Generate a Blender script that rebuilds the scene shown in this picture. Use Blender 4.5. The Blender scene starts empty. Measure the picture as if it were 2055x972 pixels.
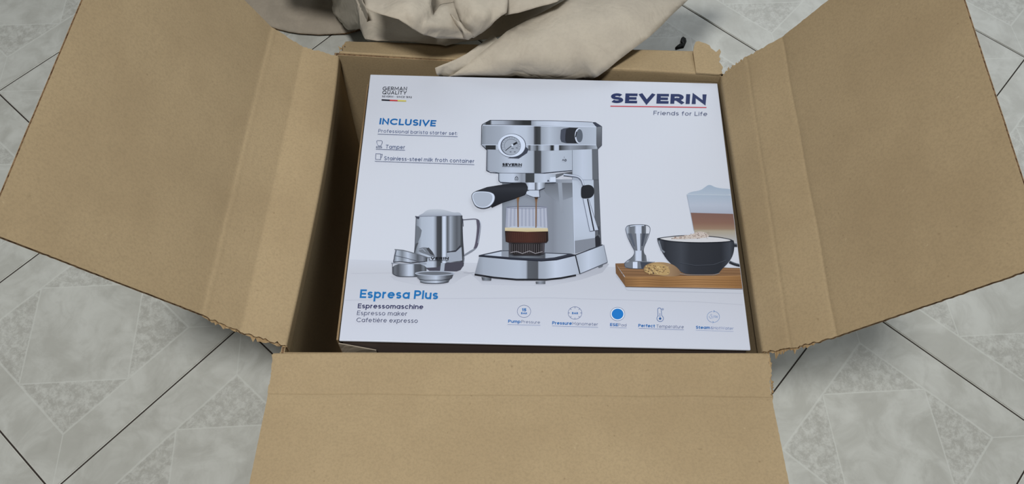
import bpy, bmesh, math, random
import numpy as np
from mathutils import Vector, Matrix, noise
from mathutils.geometry import tessellate_polygon, delaunay_2d_cdt

random.seed(4)
sc = bpy.context.scene
COL = sc.collection

# ------------------------------------------------------------------ camera
W, H = 2055, 972
FPX = 1647.3
PITCH, ROLL, CAMH = 1.06893, 0.0500, 1.05057
TILE, GYAW, GOU, GOV = 0.30, 0.89211, -3.83668, -4.34314
fw = Vector((0, math.cos(PITCH), -math.sin(PITCH)))
up0 = Vector((0, math.sin(PITCH), math.cos(PITCH)))
rt0 = Vector((1, 0, 0))
RT = math.cos(ROLL) * rt0 + math.sin(ROLL) * up0
UP = -math.sin(ROLL) * rt0 + math.cos(ROLL) * up0
CAM = Vector((0, 0, CAMH))
cd = bpy.data.cameras.new('camera')
cd.sensor_fit = 'HORIZONTAL'; cd.sensor_width = 36.0; cd.lens = FPX / W * 36.0
cd.clip_start = 0.02; cd.clip_end = 50
co = bpy.data.objects.new('camera', cd); COL.objects.link(co)
m = Matrix.Identity(4)
for i in range(3):
    m[i][0] = RT[i]; m[i][1] = UP[i]; m[i][2] = -fw[i]; m[i][3] = CAM[i]
co.matrix_world = m
sc.camera = co

# ------------------------------------------------------------------ light
w = bpy.data.worlds.new('room_light'); sc.world = w; w.use_nodes = True
bg = w.node_tree.nodes['Background']
bg.inputs[0].default_value = (0.93, 0.97, 1.0, 1); bg.inputs[1].default_value = 0.085
ld = bpy.data.lights.new('ceiling_lamp', 'AREA'); ld.shape = 'DISK'; ld.size = 0.32
ld.energy = 38; ld.color = (1.0, 0.985, 0.96)
lo = bpy.data.objects.new('ceiling_lamp', ld); COL.objects.link(lo)
lo.location = (-0.15, -0.2, 2.4)
lo.rotation_euler = (Vector((0, 0.45, 0.2)) - lo.location).to_track_quat('-Z', 'Y').to_euler()
fill_d = bpy.data.lights.new('fill_light', 'AREA'); fill_d.shape = 'RECTANGLE'; fill_d.size = 2.6; fill_d.size_y = 1.6  # added fill for the far floor and left flap, no actual window
fill_d.energy = 30; fill_d.color = (0.92, 0.97, 1.0)
fill_o = bpy.data.objects.new('fill_light', fill_d); COL.objects.link(fill_o)
fill_o.location = (1.5, 2.8, 2.2)
fill_o.rotation_euler = (Vector((0, 0.6, 0.2)) - fill_o.location).to_track_quat('-Z', 'Y').to_euler()
vs = sc.view_settings
vs.view_transform = 'Standard'; vs.look = 'None'; vs.gamma = 1.0; vs.use_curve_mapping = False
vs.exposure = 0.0

# ------------------------------------------------------------------ helpers
def px(x, y, z=0.0):
    """the point at height z seen through photo pixel x, y"""
    d = RT * ((x - W / 2) / FPX) - UP * ((y - H / 2) / FPX) + fw
    return CAM + d * ((z - CAMH) / d.z)

def lin(c):
    return tuple(((v / 255) / 12.92 if v <= 10 else (((v / 255) + .055) / 1.055) ** 2.4) for v in c)

def tag(o, label=None, cat=None, group=None, kind=None):
    if label: o['label'] = label
    if cat: o['category'] = cat
    if group: o['group'] = group
    if kind: o['kind'] = kind
    return o

def empty(name, loc):
    o = bpy.data.objects.new(name, None); COL.objects.link(o); o.location = loc
    o.empty_display_size = 0.05
    return o

def mesh_obj(name, verts, faces, mats, parent=None, mi=None, smooth=False):
    me = bpy.data.meshes.new(name)
    me.from_pydata([tuple(v) for v in verts], [], faces)
    for mt in (mats if isinstance(mats, (list, tuple)) else [mats]): me.materials.append(mt)
    if mi: me.polygons.foreach_set('material_index', mi)
    if smooth: me.polygons.foreach_set('use_smooth', [True] * len(me.polygons))
    me.update()
    o = bpy.data.objects.new(name, me); COL.objects.link(o)
    if parent is not None: attach(o, parent)
    return o

def origin(o):
    p = Vector((0, 0, 0))
    while o is not None:
        p += Vector(o.location); o = o.parent
    return p

def attach(o, parent):
    o.parent = parent; o.location = Vector(o.location) - origin(parent)

class NT:
    """tiny node-tree writer"""
    def __init__(s, name):
        s.m = bpy.data.materials.new(name); s.m.use_nodes = True
        s.t = s.m.node_tree; s.b = s.t.nodes['Principled BSDF']
    def node(s, typ, **kw):
        n = s.t.nodes.new(typ)
        for k, v in kw.items(): setattr(n, k, v)
        return n
    def put(s, sock, v):
        if hasattr(v, 'is_output'): s.t.links.new(v, sock)
        elif v is not None: sock.default_value = v
    def math(s, op, a, b=None, c=None, clamp=False):
        n = s.node('ShaderNodeMath', operation=op, use_clamp=clamp)
        for i, v in enumerate((a, b, c)):
            if v is not None: s.put(n.inputs[i], v)
        return n.outputs[0]
    def mix(s, f, a, b, mode='MIX'):
        n = s.node('ShaderNodeMix', data_type='RGBA', blend_type=mode)
        s.put(n.inputs[0], f)
        for i, v in ((6, a), (7, b)): s.put(n.inputs[i], v if hasattr(v, 'is_output') else (*v, 1))
        return n.outputs[2]
    def noise(s, vec, scale, detail=2, rough=.5, dist=0):
        n = s.node('ShaderNodeTexNoise'); s.put(n.inputs['Vector'], vec)
        n.inputs['Scale'].default_value = scale; n.inputs['Detail'].default_value = detail
        n.inputs['Roughness'].default_value = rough; n.inputs['Distortion'].default_value = dist
        return n.outputs[0]
    def ramp(s, f, lo, hi):
        n = s.node('ShaderNodeMapRange', interpolation_type='SMOOTHSTEP'); s.put(n.inputs[0], f)
        n.inputs[1].default_value = lo; n.inputs[2].default_value = hi
        return n.outputs[0]
    def bump(s, h, strength, dist=.001):
        n = s.node('ShaderNodeBump'); n.inputs['Strength'].default_value = strength
        n.inputs['Distance'].default_value = dist; s.put(n.inputs['Height'], h)
        s.t.links.new(n.outputs[0], s.b.inputs['Normal'])
    def done(s, color, rough=.6, spec=.3):
        s.put(s.b.inputs['Base Color'], color if hasattr(color, 'is_output') else (*color, 1))
        s.put(s.b.inputs['Roughness'], rough); s.b.inputs['Specular IOR Level'].default_value = spec
        return s.m

# ------------------------------------------------------------------ materials
def mat_tile():
    t = NT('glazed_tile')
    tc = t.node('ShaderNodeTexCoord'); oi = t.node('ShaderNodeObjectInfo')
    sp = t.node('ShaderNodeSeparateXYZ'); t.put(sp.inputs[0], tc.outputs['Object'])
    ax = t.math('ABSOLUTE', sp.outputs[0]); ay = t.math('ABSOLUTE', sp.outputs[1])
    off = t.node('ShaderNodeVectorMath', operation='ADD')
    cmb = t.node('ShaderNodeCombineXYZ')
    t.put(cmb.inputs[0], t.math('MULTIPLY', oi.outputs['Random'], 37.0))
    t.put(cmb.inputs[1], t.math('MULTIPLY', oi.outputs['Random'], -61.0))
    t.put(off.inputs[0], tc.outputs['Object']); t.put(off.inputs[1], cmb.outputs[0])
    P = off.outputs[0]
    A = 0.099
    d = t.math('MAXIMUM', ax, ay); s = t.math('ADD', ax, ay)
    frame = t.math('GREATER_THAN', d, A)
    inner = t.math('SUBTRACT', 1.0, frame)
    tri = t.math('MULTIPLY', inner, t.math('GREATER_THAN', s, A))
    def line(v, c, wd): return t.math('SUBTRACT', 1.0, t.ramp(t.math('ABSOLUTE', t.math('SUBTRACT', v, c)), wd * .5, wd))
    l1 = line(d, A, .0017)
    l2 = t.math('MULTIPLY', frame, line(t.math('SUBTRACT', ax, ay), 0, .0013))
    l3 = t.math('MULTIPLY', inner, line(s, A, .0018))
    ln = t.math('MAXIMUM', l1, t.math('MAXIMUM', l2, l3))
    cloud = t.noise(P, 17, 5, .62, .7)
    cloud2 = t.noise(P, 34, 5, .62, .9)
    rough = t.noise(P, 78, 8, .82, .25)
    base = t.mix(t.ramp(cloud, .34, .68), lin((181, 182, 175)), lin((201, 203, 197)))
    base = t.mix(t.math('MULTIPLY', t.ramp(cloud2, .5, .72), .32), base, lin((166, 166, 159)))
    trc = t.mix(t.ramp(rough, .40, .62), lin((166, 166, 159)), lin((203, 205, 199)))
    c = t.mix(t.math('MULTIPLY', tri, .68), base, trc)
    c = t.mix(t.math('MULTIPLY', ln, .48), c, lin((211, 214, 208)))
    t.bump(t.noise(P, 55, 3), .08, .0006)
    return t.done(c, .28, .45)

def mat_card(name='kraft_cardboard', c0=(175, 155, 122), c1=(167, 147, 115)):
    t = NT(name)
    tc = t.node('ShaderNodeTexCoord'); P = tc.outputs['Object']
    big = t.noise(P, 9, 3, .6); fib = t.noise(P, 420, 3, .7); spot = t.noise(P, 210, 1, .4)
    c = t.mix(t.ramp(big, .32, .7), lin(c0), lin(c1))
    c = t.mix(t.math('MULTIPLY', t.ramp(fib, .35, .75), .42), c, lin(tuple(int(v * .82) for v in c0)))
    c = t.mix(t.math('MULTIPLY', t.ramp(spot, .76, .84), .35), c, lin((120, 98, 70)))
    c = t.mix(t.math('MULTIPLY', t.ramp(t.noise(P, 260, 1, .4), .77, .85), .3), c, lin((200, 182, 148)))
    t.bump(fib, .12, .0006)
    return t.done(c, .78, .16)

def mat_edge():
    t = NT('corrugated_edge')
    tc = t.node('ShaderNodeTexCoord'); P = tc.outputs['Object']
    n = t.noise(P, 260, 3, .7)
    return t.done(t.mix(t.ramp(n, .35, .65), lin((72, 52, 40)), lin((138, 112, 84))), .9, .05)

def mat_paper(name, c0, c1):
    t = NT(name)
    tc = t.node('ShaderNodeTexCoord'); P = tc.outputs['Object']
    n = t.noise(P, 260, 4, .7); g = t.noise(P, 24, 3, .6)
    c = t.mix(t.ramp(g, .35, .68), lin(c0), lin(c1))
    c = t.mix(t.math('MULTIPLY', t.ramp(n, .4, .75), .25), c, lin(tuple(int(v * .86) for v in c0)))
    rg = t.math('ABSOLUTE', t.math('SUBTRACT', t.noise(P, 20, 3, .55, .6), .5))
    t.bump(t.math('ADD', t.math('MULTIPLY', n, .10), t.math('ADD', t.math('MULTIPLY', t.noise(P, 42, 4, .6, .8), .6), t.math('MINIMUM', t.math('MULTIPLY', rg, 6.0), .8))), .2, .004)
    return t.done(c, .72, .2)

def mat_plain(name, c, rough=.6, spec=.3):
    t = NT(name); tc = t.node('ShaderNodeTexCoord')
    n = t.noise(tc.outputs['Object'], 90, 3)
    return t.done(t.mix(t.math('MULTIPLY', n, .3), lin(c), lin(tuple(int(v * .82) for v in c))), rough, spec)

WHITE = (0.63, 0.683, 0.80)
WREF = lin((206, 212, 227))
def ink(c):
    l = lin(c); return tuple(min(1, l[i] / WREF[i] * WHITE[i]) for i in range(3))

def mat_white():
    t = NT('white_printed_board')
    tc = t.node('ShaderNodeTexCoord'); P = tc.outputs['Object']
    wv = t.node('ShaderNodeTexWave', wave_type='BANDS', bands_direction='X'); t.put(wv.inputs['Vector'], P)
    wv.inputs['Scale'].default_value = 45; wv.inputs['Distortion'].default_value = .4
    t.bump(t.math('ADD', t.math('MULTIPLY', wv.outputs[1], .25), t.noise(P, 30, 2)), .10, .0012)
    return t.done(t.mix(t.noise(P, 12, 2), tuple(v * .985 for v in WHITE), WHITE), .38, .35)

def mat_ink():
    t = NT('printing_ink')
    a = t.node('ShaderNodeAttribute', attribute_name='Col')
    return t.done(a.outputs['Color'], .38, .35)

M_TILE = mat_tile(); M_CARD = mat_card(); M_EDGE = mat_edge()
M_GROUT = mat_plain('dark_grout', (58, 52, 48), .9, .1)
M_WHITE = mat_white(); M_INK = mat_ink()
M_KRAFTLINE = mat_card('raw_board_edge', (150, 128, 98), (120, 98, 72))
M_SIDE = mat_plain('dark_printed_side', (104, 92, 88), .5, .3)
M_PAPER = mat_paper('kraft_paper', (190, 182, 167), (182, 174, 160))
M_SHEET = mat_paper('grey_kraft_sheet', (168, 158, 143), (158, 149, 135))
M_BLACK = mat_plain('black_plastic', (24, 25, 24), .5, .3)
M_TORN = mat_card('torn_liner', (186, 162, 124), (150, 124, 90))

# ------------------------------------------------------------------ floor
FL = 4.0
floor = mesh_obj('floor', [(-FL, -FL, -.03), (FL, -FL, -.03), (FL, FL, -.03), (-FL, FL, -.03),
                           (-FL, -FL, -.0016), (FL, -FL, -.0016), (FL, FL, -.0016), (-FL, FL, -.0016)],
                 [(3, 2, 1, 0), (4, 5, 6, 7), (0, 1, 5, 4), (1, 2, 6, 5), (2, 3, 7, 6), (3, 0, 4, 7)], M_GROUT)
tag(floor, kind='structure')
e0 = Vector((math.cos(GYAW), math.sin(GYAW), 0)); e1 = Vector((-math.sin(GYAW), math.cos(GYAW), 0))
JO = 0.0020
bm = bmesh.new(); bmesh.ops.create_cube(bm, size=1)
for v in bm.verts: v.co = Vector((v.co.x * (TILE - JO), v.co.y * (TILE - JO), v.co.z * .008 - .004))
bmesh.ops.bevel(bm, geom=[e for e in bm.edges if all(v.co.z > -.001 for v in e.verts)], offset=.0013, segments=4, affect='EDGES')
for f_ in bm.faces: f_.smooth = f_.normal.z < .98
tile_me = bpy.data.meshes.new('tile'); bm.to_mesh(tile_me); bm.free(); tile_me.materials.append(M_TILE)
for i in range(-3, 9):
    for j in range(-3, 9):
        c = -(i + .5 + GOU) * TILE * e1 - (j + .5 + GOV) * TILE * e0
        if not (-1.75 < c.x < 1.75 and -.75 < c.y < 2.1): continue
        o = bpy.data.objects.new('tile', tile_me); COL.objects.link(o); o.parent = floor
        o.location = (c.x, c.y, 0); o.rotation_euler = (0, 0, GYAW + random.choice((0, 1, 2, 3)) * math.pi / 2)

# ------------------------------------------------------------------ shipping carton
ZR = 0.305
carton = empty('shipping_carton', (0.015, 0.465, 0))
tag(carton, 'large opened brown cardboard shipping carton with torn flaps spread out on the tiles', 'carton')
BL, BR = px(679, 109, ZR), px(1447, 151, ZR)
FR, FLc = px(1530, 706, ZR), px(572, 703, ZR)
TH = 0.0036

def solid_grid(name, rows, parent, mats, thick=TH, smooth=True):
    """rows: grid of points of the visible face; adds a back face and layered cut edges"""
    nr, nc = len(rows), len(rows[0])
    P = np.array([[tuple(p) for p in r] for r in rows])
    du = np.gradient(P, axis=1); dv = np.gradient(P, axis=0)
    N = np.cross(du, dv); N /= np.linalg.norm(N, axis=2)[..., None] + 1e-12
    lay = [0, .0006, thick - .0006, thick]
    verts, ids = [], []
    for k, t in enumerate(lay):
        Q = P - N * t
        ids.append(np.arange(nr * nc).reshape(nr, nc) + len(verts))
        verts += [tuple(q) for q in Q.reshape(-1, 3)]
    faces, mi = [], []
    for a in range(nr - 1):
        for b in range(nc - 1):
            i = ids[0]; faces.append((i[a][b], i[a][b + 1], i[a + 1][b + 1], i[a + 1][b])); mi.append(0)
            i = ids[3]; faces.append((i[a + 1][b], i[a + 1][b + 1], i[a][b + 1], i[a][b])); mi.append(0)
    loop = [(0, b) for b in range(nc)] + [(a, nc - 1) for a in range(1, nr)] + \
           [(nr - 1, b) for b in range(nc - 2, -1, -1)] + [(a, 0) for a in range(nr - 2, 0, -1)]
    for q in range(len(loop)):
        p0, p1 = loop[q], loop[(q + 1) % len(loop)]
        for k in range(3):
            faces.append((ids[k][p1], ids[k][p0], ids[k + 1][p0], ids[k + 1][p1])); mi.append(1 if k == 1 else 0)
    o = mesh_obj(name, verts, [tuple(int(x) for x in f) for f in faces], mats, parent, mi)
    me = o.data
    nface = 2 * (nr - 1) * (nc - 1)
    me.polygons.foreach_set('use_smooth', [i < nface for i in range(len(me.polygons))])
    # keep the cut edge crisp
    sharp = np.zeros(len(me.edges), bool)
    lv = {int(ids[k][p]) for k in (0, 3) for p in loop}
    for e in me.edges:
        if e.vertices[0] in lv and e.vertices[1] in lv: sharp[e.index] = True
    at = me.attributes.new('sharp_edge', 'BOOLEAN', 'EDGE'); at.data.foreach_set('value', sharp)
    return o

def bulge(s, amt): return amt * math.sin(math.pi * max(0, min(1, s)) ** .85)

# walls: the visible face looks into the carton
def wall(name, A, B, inward, b_amt=0.0, top=ZR - .003):
    rows = []
    for k in range(9):
        z = .0062 + (top - .0062) * k / 8
        r = []
        for q in range(25):
            s = q / 24
            p = A.lerp(B, -.012 + 1.024 * s) + inward * bulge(s, b_amt) * (k / 8) ** 1.5 - inward * .0012
            r.append((p.x, p.y, z))
        rows.append(r)
    # face normal must be inward
    du = Vector(rows[0][1]) - Vector(rows[0][0]); dv = Vector(rows[1][0]) - Vector(rows[0][0])
    if du.cross(dv).dot(inward) < 0: rows = [r[::-1] for r in rows]
    return solid_grid(name, rows, carton, [M_CARD, M_EDGE])
XI = Vector((1, 0, 0)); YI = Vector((0, 1, 0))
wall('side_wall', BL, FLc, XI, .0055)
wall('side_wall', BR, FR, -XI, 0)
wall('end_wall', BL, BR, -YI, 0)
wall('end_wall', FLc, FR, YI, 0)
bt = [(BL.x, BL.y), (FLc.x, FLc.y), (FR.x, FR.y), (BR.x, BR.y)]
mesh_obj('bottom_panel', [(x, y, .0005) for x, y in bt] + [(x, y, .006) for x, y in bt],
         [(3, 2, 1, 0), (4, 5, 6, 7), (0, 1, 5, 4), (1, 2, 6, 5), (2, 3, 7, 6), (3, 0, 4, 7)], M_CARD, carton)

def fillet_profile(pts, fil, step):
    """pts polyline -> dense polyline with rounded corners; returns list of (segment, t) style samples as points"""
    n = len(pts); out = []
    seg = [(pts[i + 1] - pts[i]) for i in range(n - 1)]
    for i in range(n - 1):
        a = pts[i]; b = pts[i + 1]; L = seg[i].length; d = seg[i] / L
        r0 = min(fil[i], L * .45) if i > 0 else 0
        r1 = min(fil[i + 1], L * .45) if i < n - 2 else 0
        ns = step[i]
        for k in range(ns + 1):
            out.append(a + d * (r0 + (L - r0 - r1) * k / ns))
        if i < n - 2:
            d2 = seg[i + 1].normalized(); p0 = b - d * r1; p2 = b + d2 * min(fil[i + 1], seg[i + 1].length * .45)
            for k in range(1, 8):
                t = k / 8
                out.append(p0 * (1 - t) ** 2 + b * 2 * t * (1 - t) + p2 * t * t)
    return out

def flap(name, lines, inward, fil, step, rag, parent=carton, groove=None, warp=.0007, seed=0, bul=None, lip=.014, score=(.0005, .0004)):
    """lines: crease end points from the rim outwards; rag(end, row, arc) -> metres the torn edge sticks out"""
    S = [0, .003, .008, .015] + [.02 + .96 * k / 44 for k in range(45)] + [.985, .992, .997, 1]
    lipl = (lines[0][0] - Vector((0, 0, lip)), lines[0][1] - Vector((0, 0, lip)))
    LL = [lipl] + lines
    bul = bul or [0] * len(lines); bl = [bul[0]] + bul
    prof = []
    for s in S:
        pts = [a.lerp(b, s) + inward * bulge(s, q) for (a, b), q in zip(LL, bl)]
        prof.append(fillet_profile(pts, fil, step))
    nr = len(prof[0]); rows = []
    arc = [0]
    for r in range(1, nr): arc.append(arc[-1] + (prof[26][r] - prof[26][r - 1]).length)
    for r in range(nr):
        p0, p1 = prof[0][r], prof[-1][r]; d = (p1 - p0).normalized(); L = (p1 - p0).length
        e0_, e1_ = rag(0, r, arc[r] - lip), rag(1, r, arc[r] - lip)
        row = []
        for q, s in enumerate(S):
            p = prof[q][r].copy()
            f0 = max(0, 1 - s / .02); f1 = max(0, 1 - (1 - s) / .02)
            p += -d * e0_ * f0 + d * e1_ * f1
            row.append(p)
        rows.append(row)
    crs = []; acc = lip
    for (a0, b0), (a1, b1) in zip(lines, lines[1:]):
        acc += ((a1 + b1) / 2 - (a0 + b0) / 2).length; crs.append(acc)
    crs = crs[:-1]
    # warp along the normal
    P = [[p.copy() for p in r] for r in rows]
    for r in range(nr):
        for q in range(len(S)):
            a = rows[r][min(q + 1, len(S) - 1)] - rows[r][max(q - 1, 0)]
            b = rows[min(r + 1, nr - 1)][q] - rows[max(r - 1, 0)][q]
            n = a.cross(b).normalized()
            p = rows[r][q]
            am = warp * min(1, max(0, (arc[r] - lip) / .02))
            h = am * noise.noise(p * 11 + Vector((seed, 0, 0))) + am * .5 * noise.noise(p * 40 + Vector((0, seed, 0)))
            for c_, score_ in zip(crs, score):
                x_ = arc[r] - c_ + .0012 * noise.noise(Vector((S[q] * 9, seed, c_ * 40)))
                h -= score_ * math.exp(-(x_ / .0017) ** 2)
            if groove: h += groove(S[q], arc[r] - lip)
            P[r][q] = p + n * h
    a = P[5][10] - P[5][9]; b = P[6][9] - P[5][9]
    n = a.cross(b)
    if n.dot(inward) < 0: P = [r[::-1] for r in P]
    return solid_grid(name, P, parent, [M_CARD, M_EDGE])

def ragger(seed, spec):
    """spec: per end, list of (arc0, arc1, mean, amplitude)"""
    def f(end, r, arc):
        v = .0004 * noise.noise(Vector((arc * 300, seed, end * 7)))
        for a0, a1, mean, amp in spec[end]:
            if a0 <= arc <= a1:
                k = min(1, (arc - a0) / .006, (a1 - arc) / .006)
                v += max(0, k) * (mean + amp * noise.noise(Vector((arc * 170, seed * 3.1, end * 5))) + amp * .6 * noise.noise(Vector((arc * 480, seed, end * 9))))
        return v
    return f

V = lambda *a: Vector(a)
# left flap (three panels)
lh = (px(680, 114, ZR), px(575, 694, ZR))
fl_l = flap('flap', [lh, (V(-.2527, .6433, .3208), V(-.2514, .2880, .3254)),
                     (V(-.2821, .6429, .3525), V(-.2796, .2898, .3574)),
                     (V(-.3730, .6480, .5282), V(-.3815, .2767, .5232))],
            XI, [0, .0025, .0018, .0022, 0], [3, 18, 18, 60],
            ragger(1, [[(-.01, .086, .0005, .0022)], [(.0, .085, .0006, .0022)]]), seed=3, bul=[.0055, .001, 0, 0], score=(0.0, .0004))
rh = (px(1447, 152, ZR), px(1530, 706, ZR))
fl_r = flap('flap', [rh, (V(.2564, .6478, .3363), V(.2679, .2976, .3281)),
                     (V(.2865, .6482, .3714), V(.2986, .2969, .3623)),
                     (V(.3763, .6471, .5397), V(.3923, .2921, .5272))],
            -XI, [0, .0025, .005, .0020, 0], [3, 18, 18, 60],
            ragger(2, [[(-.01, .07, .0, .0028), (.08, .27, 0, .0008)], [(.0, .08, .0006, .0020), (.15, .27, 0, .0007)]]), seed=9)
# front flap: continues out of frame towards the photographer
fa, fb = (V(-.2222, .2368, .2990), V(.2549, .2585, .2978)), (V(-.2194, .1501, .3127), V(.2579, .1740, .3105))
ext = lambda p, q, L: p + (q - p).normalized() * L
def fgroove(s, arc):
    h = 0
    if 0 < arc < .045:
        for c, dpt in ((.034, .0007), (.046, .0004), (.957, .0006)):
            h -= dpt * math.exp(-((s - c) / .0035) ** 2)
    return h
fl_f = flap('flap', [(px(549, 707, ZR), px(1541, 707, ZR)), fa, (ext(fa[0], fb[0], .185), ext(fa[1], fb[1], .185))],
            YI, [0, .004, .002, 0], [3, 18, 60],
            ragger(5, [[(-.005, .044, .0004, .0012)], [(-.005, .044, .0010, .0026)]]), seed=14, groove=fgroove, score=(.0012,))
# back flap: short strip, then hanging down behind the carton
bh = (px(676, 104, ZR), px(1447, 150, ZR))
yd = (bh[1] - bh[0]).cross(V(0, 0, -1)).normalized()
if yd.y < 0: yd = -yd
def outw(p, ang, L): return p + (yd * math.cos(math.radians(ang)) + V(0, 0, math.sin(math.radians(ang)))) * L
bs = (outw(bh[0], -30, .043), outw(bh[1], -8, .043))
be = (outw(bs[0], -68, .16), outw(bs[1], -70, .16))
fl_b = flap('flap', [bh, bs, be], -YI + V(0, 0, 2), [0, .003, .004, 0], [3, 12, 24],
            ragger(7, [[(-.006, .05, -.004, .0042)], [(-.006, .05, -.003, .0035)]]), seed=21)

# torn liner scraps along the ripped corners
def torn(name, pts, out, lens, parent, seed, drop=.0):
    rnd = random.Random(seed); n = 34; vs_, fs = [], []
    for k in range(n + 1):
        s = k / n * (len(pts) - 1); i = min(int(s), len(pts) - 2)
        p = pts[i].lerp(pts[i + 1], s - i)
        l = lens * (.25 + .75 * abs(noise.noise(Vector((k * .42, seed, 0)))) * 2) * (.6 + .7 * rnd.random()) * min(1, 6 * k / n, 6 * (n - k) / n)
        q = p + out * l + V(rnd.uniform(-1, 1), rnd.uniform(-1, 1), rnd.uniform(-1.5, 1)) * .0009
        mid = p.lerp(q, .5) + V(0, 0, .0006 + drop)
        vs_ += [p, mid, q]
    for k in range(n):
        for j in (0, 1):
            a = 3 * k + j; fs.append((a, a + 1, a + 4, a + 3))
    o = mesh_obj(name, vs_, fs, M_TORN, parent)
    md = o.modifiers.new('thickness', 'SOLIDIFY'); md.thickness = .0005
    return o
torn('torn_edge', [lh[1] + V(.0, 0, -.003), V(-.2514, .2880, .3220), V(-.2796, .2898, .3530)], V(.002, -1, -.25), .0050, fl_l, 3)
torn('torn_edge', [lh[0] + V(-.004, 0, -.002), V(-.2527, .6433, .3178), V(-.268, .6431, .333)], V(0, 1, .0), .0028, fl_l, 5)
torn('torn_edge', [rh[1] + V(.002, 0, -.002), V(.2679, .2976, .3250), V(.2900, .2972, .349)], V(0, -1, -.25), .0046, fl_r, 8)
torn('torn_edge', [rh[0] + V(.002, 0, .001), V(.2564, .6478, .3340)], V(-.1, 1, .3), .0045, fl_r, 11)
torn('torn_edge', [px(1541, 708, ZR - .001), fa[1] + V(.001, 0, -.001)], V(1, 0, -.1), .0030, fl_f, 14)
torn('torn_edge', [bh[0] + V(.003, .002, 0), bs[0] + V(.006, 0, -.002)], V(-.8, .5, .2), .0036, fl_b, 17)
# the ragged upright tab at the back right corner
tp = [(1391, 104), (1393, 92), (1396, 84), (1402, 82.5), (1409, 85), (1417, 87.5), (1424, 91), (1427, 97), (1433, 101), (1437, 105),
      (1441, 101), (1444, 98), (1447, 104), (1445, 109), (1443, 114), (1446, 118), (1443, 124), (1447, 129), (1451, 135), (1448, 141), (1450, 147), (1443, 149), (1397, 146)]
tp3 = [px(x, y, ZR + .0015 - max(0, (148 - y)) * .00006) for x, y in tp]
n = len(tp3)
vv = tp3 + [p - V(0, 0, .0022) for p in tp3]
ff = [tuple(t) for t in tessellate_polygon([[V(x, y, 0) for x, y in tp]])]
def upface(f, vs_):
    a, b, c = (vs_[i] for i in f[:3]); return f if (b - a).cross(c - a).z > 0 else tuple(reversed(f))
ff = [upface(f, vv) for f in ff]
ff2 = [tuple(reversed([i + n for i in f])) for f in ff]
sd = [(i, (i + 1) % n, (i + 1) % n + n, i + n) for i in range(n)]
mesh_obj('torn_tab', vv, ff + ff2 + sd, M_CARD, fl_b)

# ------------------------------------------------------------------ product box
ZW = 0.298
wq = [px(743, 149, ZW), px(1440, 167, ZW), px(1507, 703, ZW), px(680, 684, ZW)]     # TL TR BR BL
ctr = sum(wq, Vector()) / 4
pbox = empty('product_box', (ctr.x, ctr.y, .0062))
tag(pbox, 'white printed espresso machine retail box lying inside the opened carton', 'box')

def box_from_quad(name, quad, z0, z1, mats, parent, bev=.0016, seg=3):
    b = bmesh.new()
    lo_ = [b.verts.new((p.x, p.y, z0)) for p in quad]; hi = [b.verts.new((p.x, p.y, z1)) for p in quad]
    b.faces.new(hi[::-1]); b.faces.new(lo_)
    for i in range(4):
        j = (i + 1) % 4; b.faces.new((lo_[j], lo_[i], hi[i], hi[j]))
    bmesh.ops.recalc_face_normals(b, faces=b.faces)
    if bev: bmesh.ops.bevel(b, geom=list(b.edges), offset=bev, segments=seg, affect='EDGES', profile=.6)
    me = bpy.data.meshes.new(name); b.to_mesh(me); b.free()
    me.materials.append(mats); me.polygons.foreach_set('use_smooth', [True] * len(me.polygons))
    o = bpy.data.objects.new(name, me); COL.objects.link(o); attach(o, parent)
    md = o.modifiers.new('normals', 'WEIGHTED_NORMAL')
    return o
ins = lambda q, k: [p + (ctr - p).normalized() * k for p in q]
box_from_quad('body', ins(wq, .0022), .0064, ZW - .0032, M_SIDE, pbox, .002)
panel = box_from_quad('front_panel', wq, ZW - .0030, ZW, M_WHITE, pbox, .0013)
# raw board edges of the tucked end flap on the left side
ld_ = (wq[3] - wq[0]).normalized(); lx = Vector((-ld_.y, ld_.x, 0))
if lx.x > 0: lx = -lx
q0, q1 = wq[0] + ld_ * .012, wq[3] - ld_ * .002
tuck = [q0 + lx * .0012, q0 + lx * .0030, q1 + lx * .0034, q1 + lx * .0012]
box_from_quad('end_flap', tuck, .02, ZW - .0034, M_KRAFTLINE, pbox, .0003, 1)
fd = (wq[2] - wq[3]).normalized(); fo = Vector((fd.y, -fd.x, 0))
if fo.y > 0: fo = -fo
q0, q1 = wq[3] + lx * .0008, wq[3] + fd * .034
tri_ = [Vector((q0.x, q0.y, ZW - .0045)), Vector((q1.x, q1.y, ZW - .021)), Vector((q1.x, q1.y, ZW - .06)), Vector((q0.x, q0.y, ZW - .06))]
tv = [p + fo * .0004 for p in tri_] + [p + fo * .0014 for p in tri_]
mesh_obj('corner_flap', tv, [(3, 2, 1, 0), (4, 5, 6, 7), (0, 1, 5, 4), (1, 2, 6, 5), (2, 3, 7, 6), (3, 0, 4, 7)], M_SHEET, pbox)

# ---- printing
def clip(poly, n, c):
    out = []
    for i in range(len(poly)):
        a, b = poly[i], poly[(i + 1) % len(poly)]
        da = n[0] * a[0] + n[1] * a[1] - c; db = n[0] * b[0] + n[1] * b[1] - c
        if da <= 0: out.append(a)
        if (da < 0 < db) or (db < 0 < da):
            t = da / (da - db); out.append((a[0] + (b[0] - a[0]) * t, a[1] + (b[1] - a[1]) * t))
    return out
EN = (703 - 167, -(1507 - 1440)); EC = EN[0] * 1438.6 + EN[1] * 167     # right edge of the face

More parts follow.
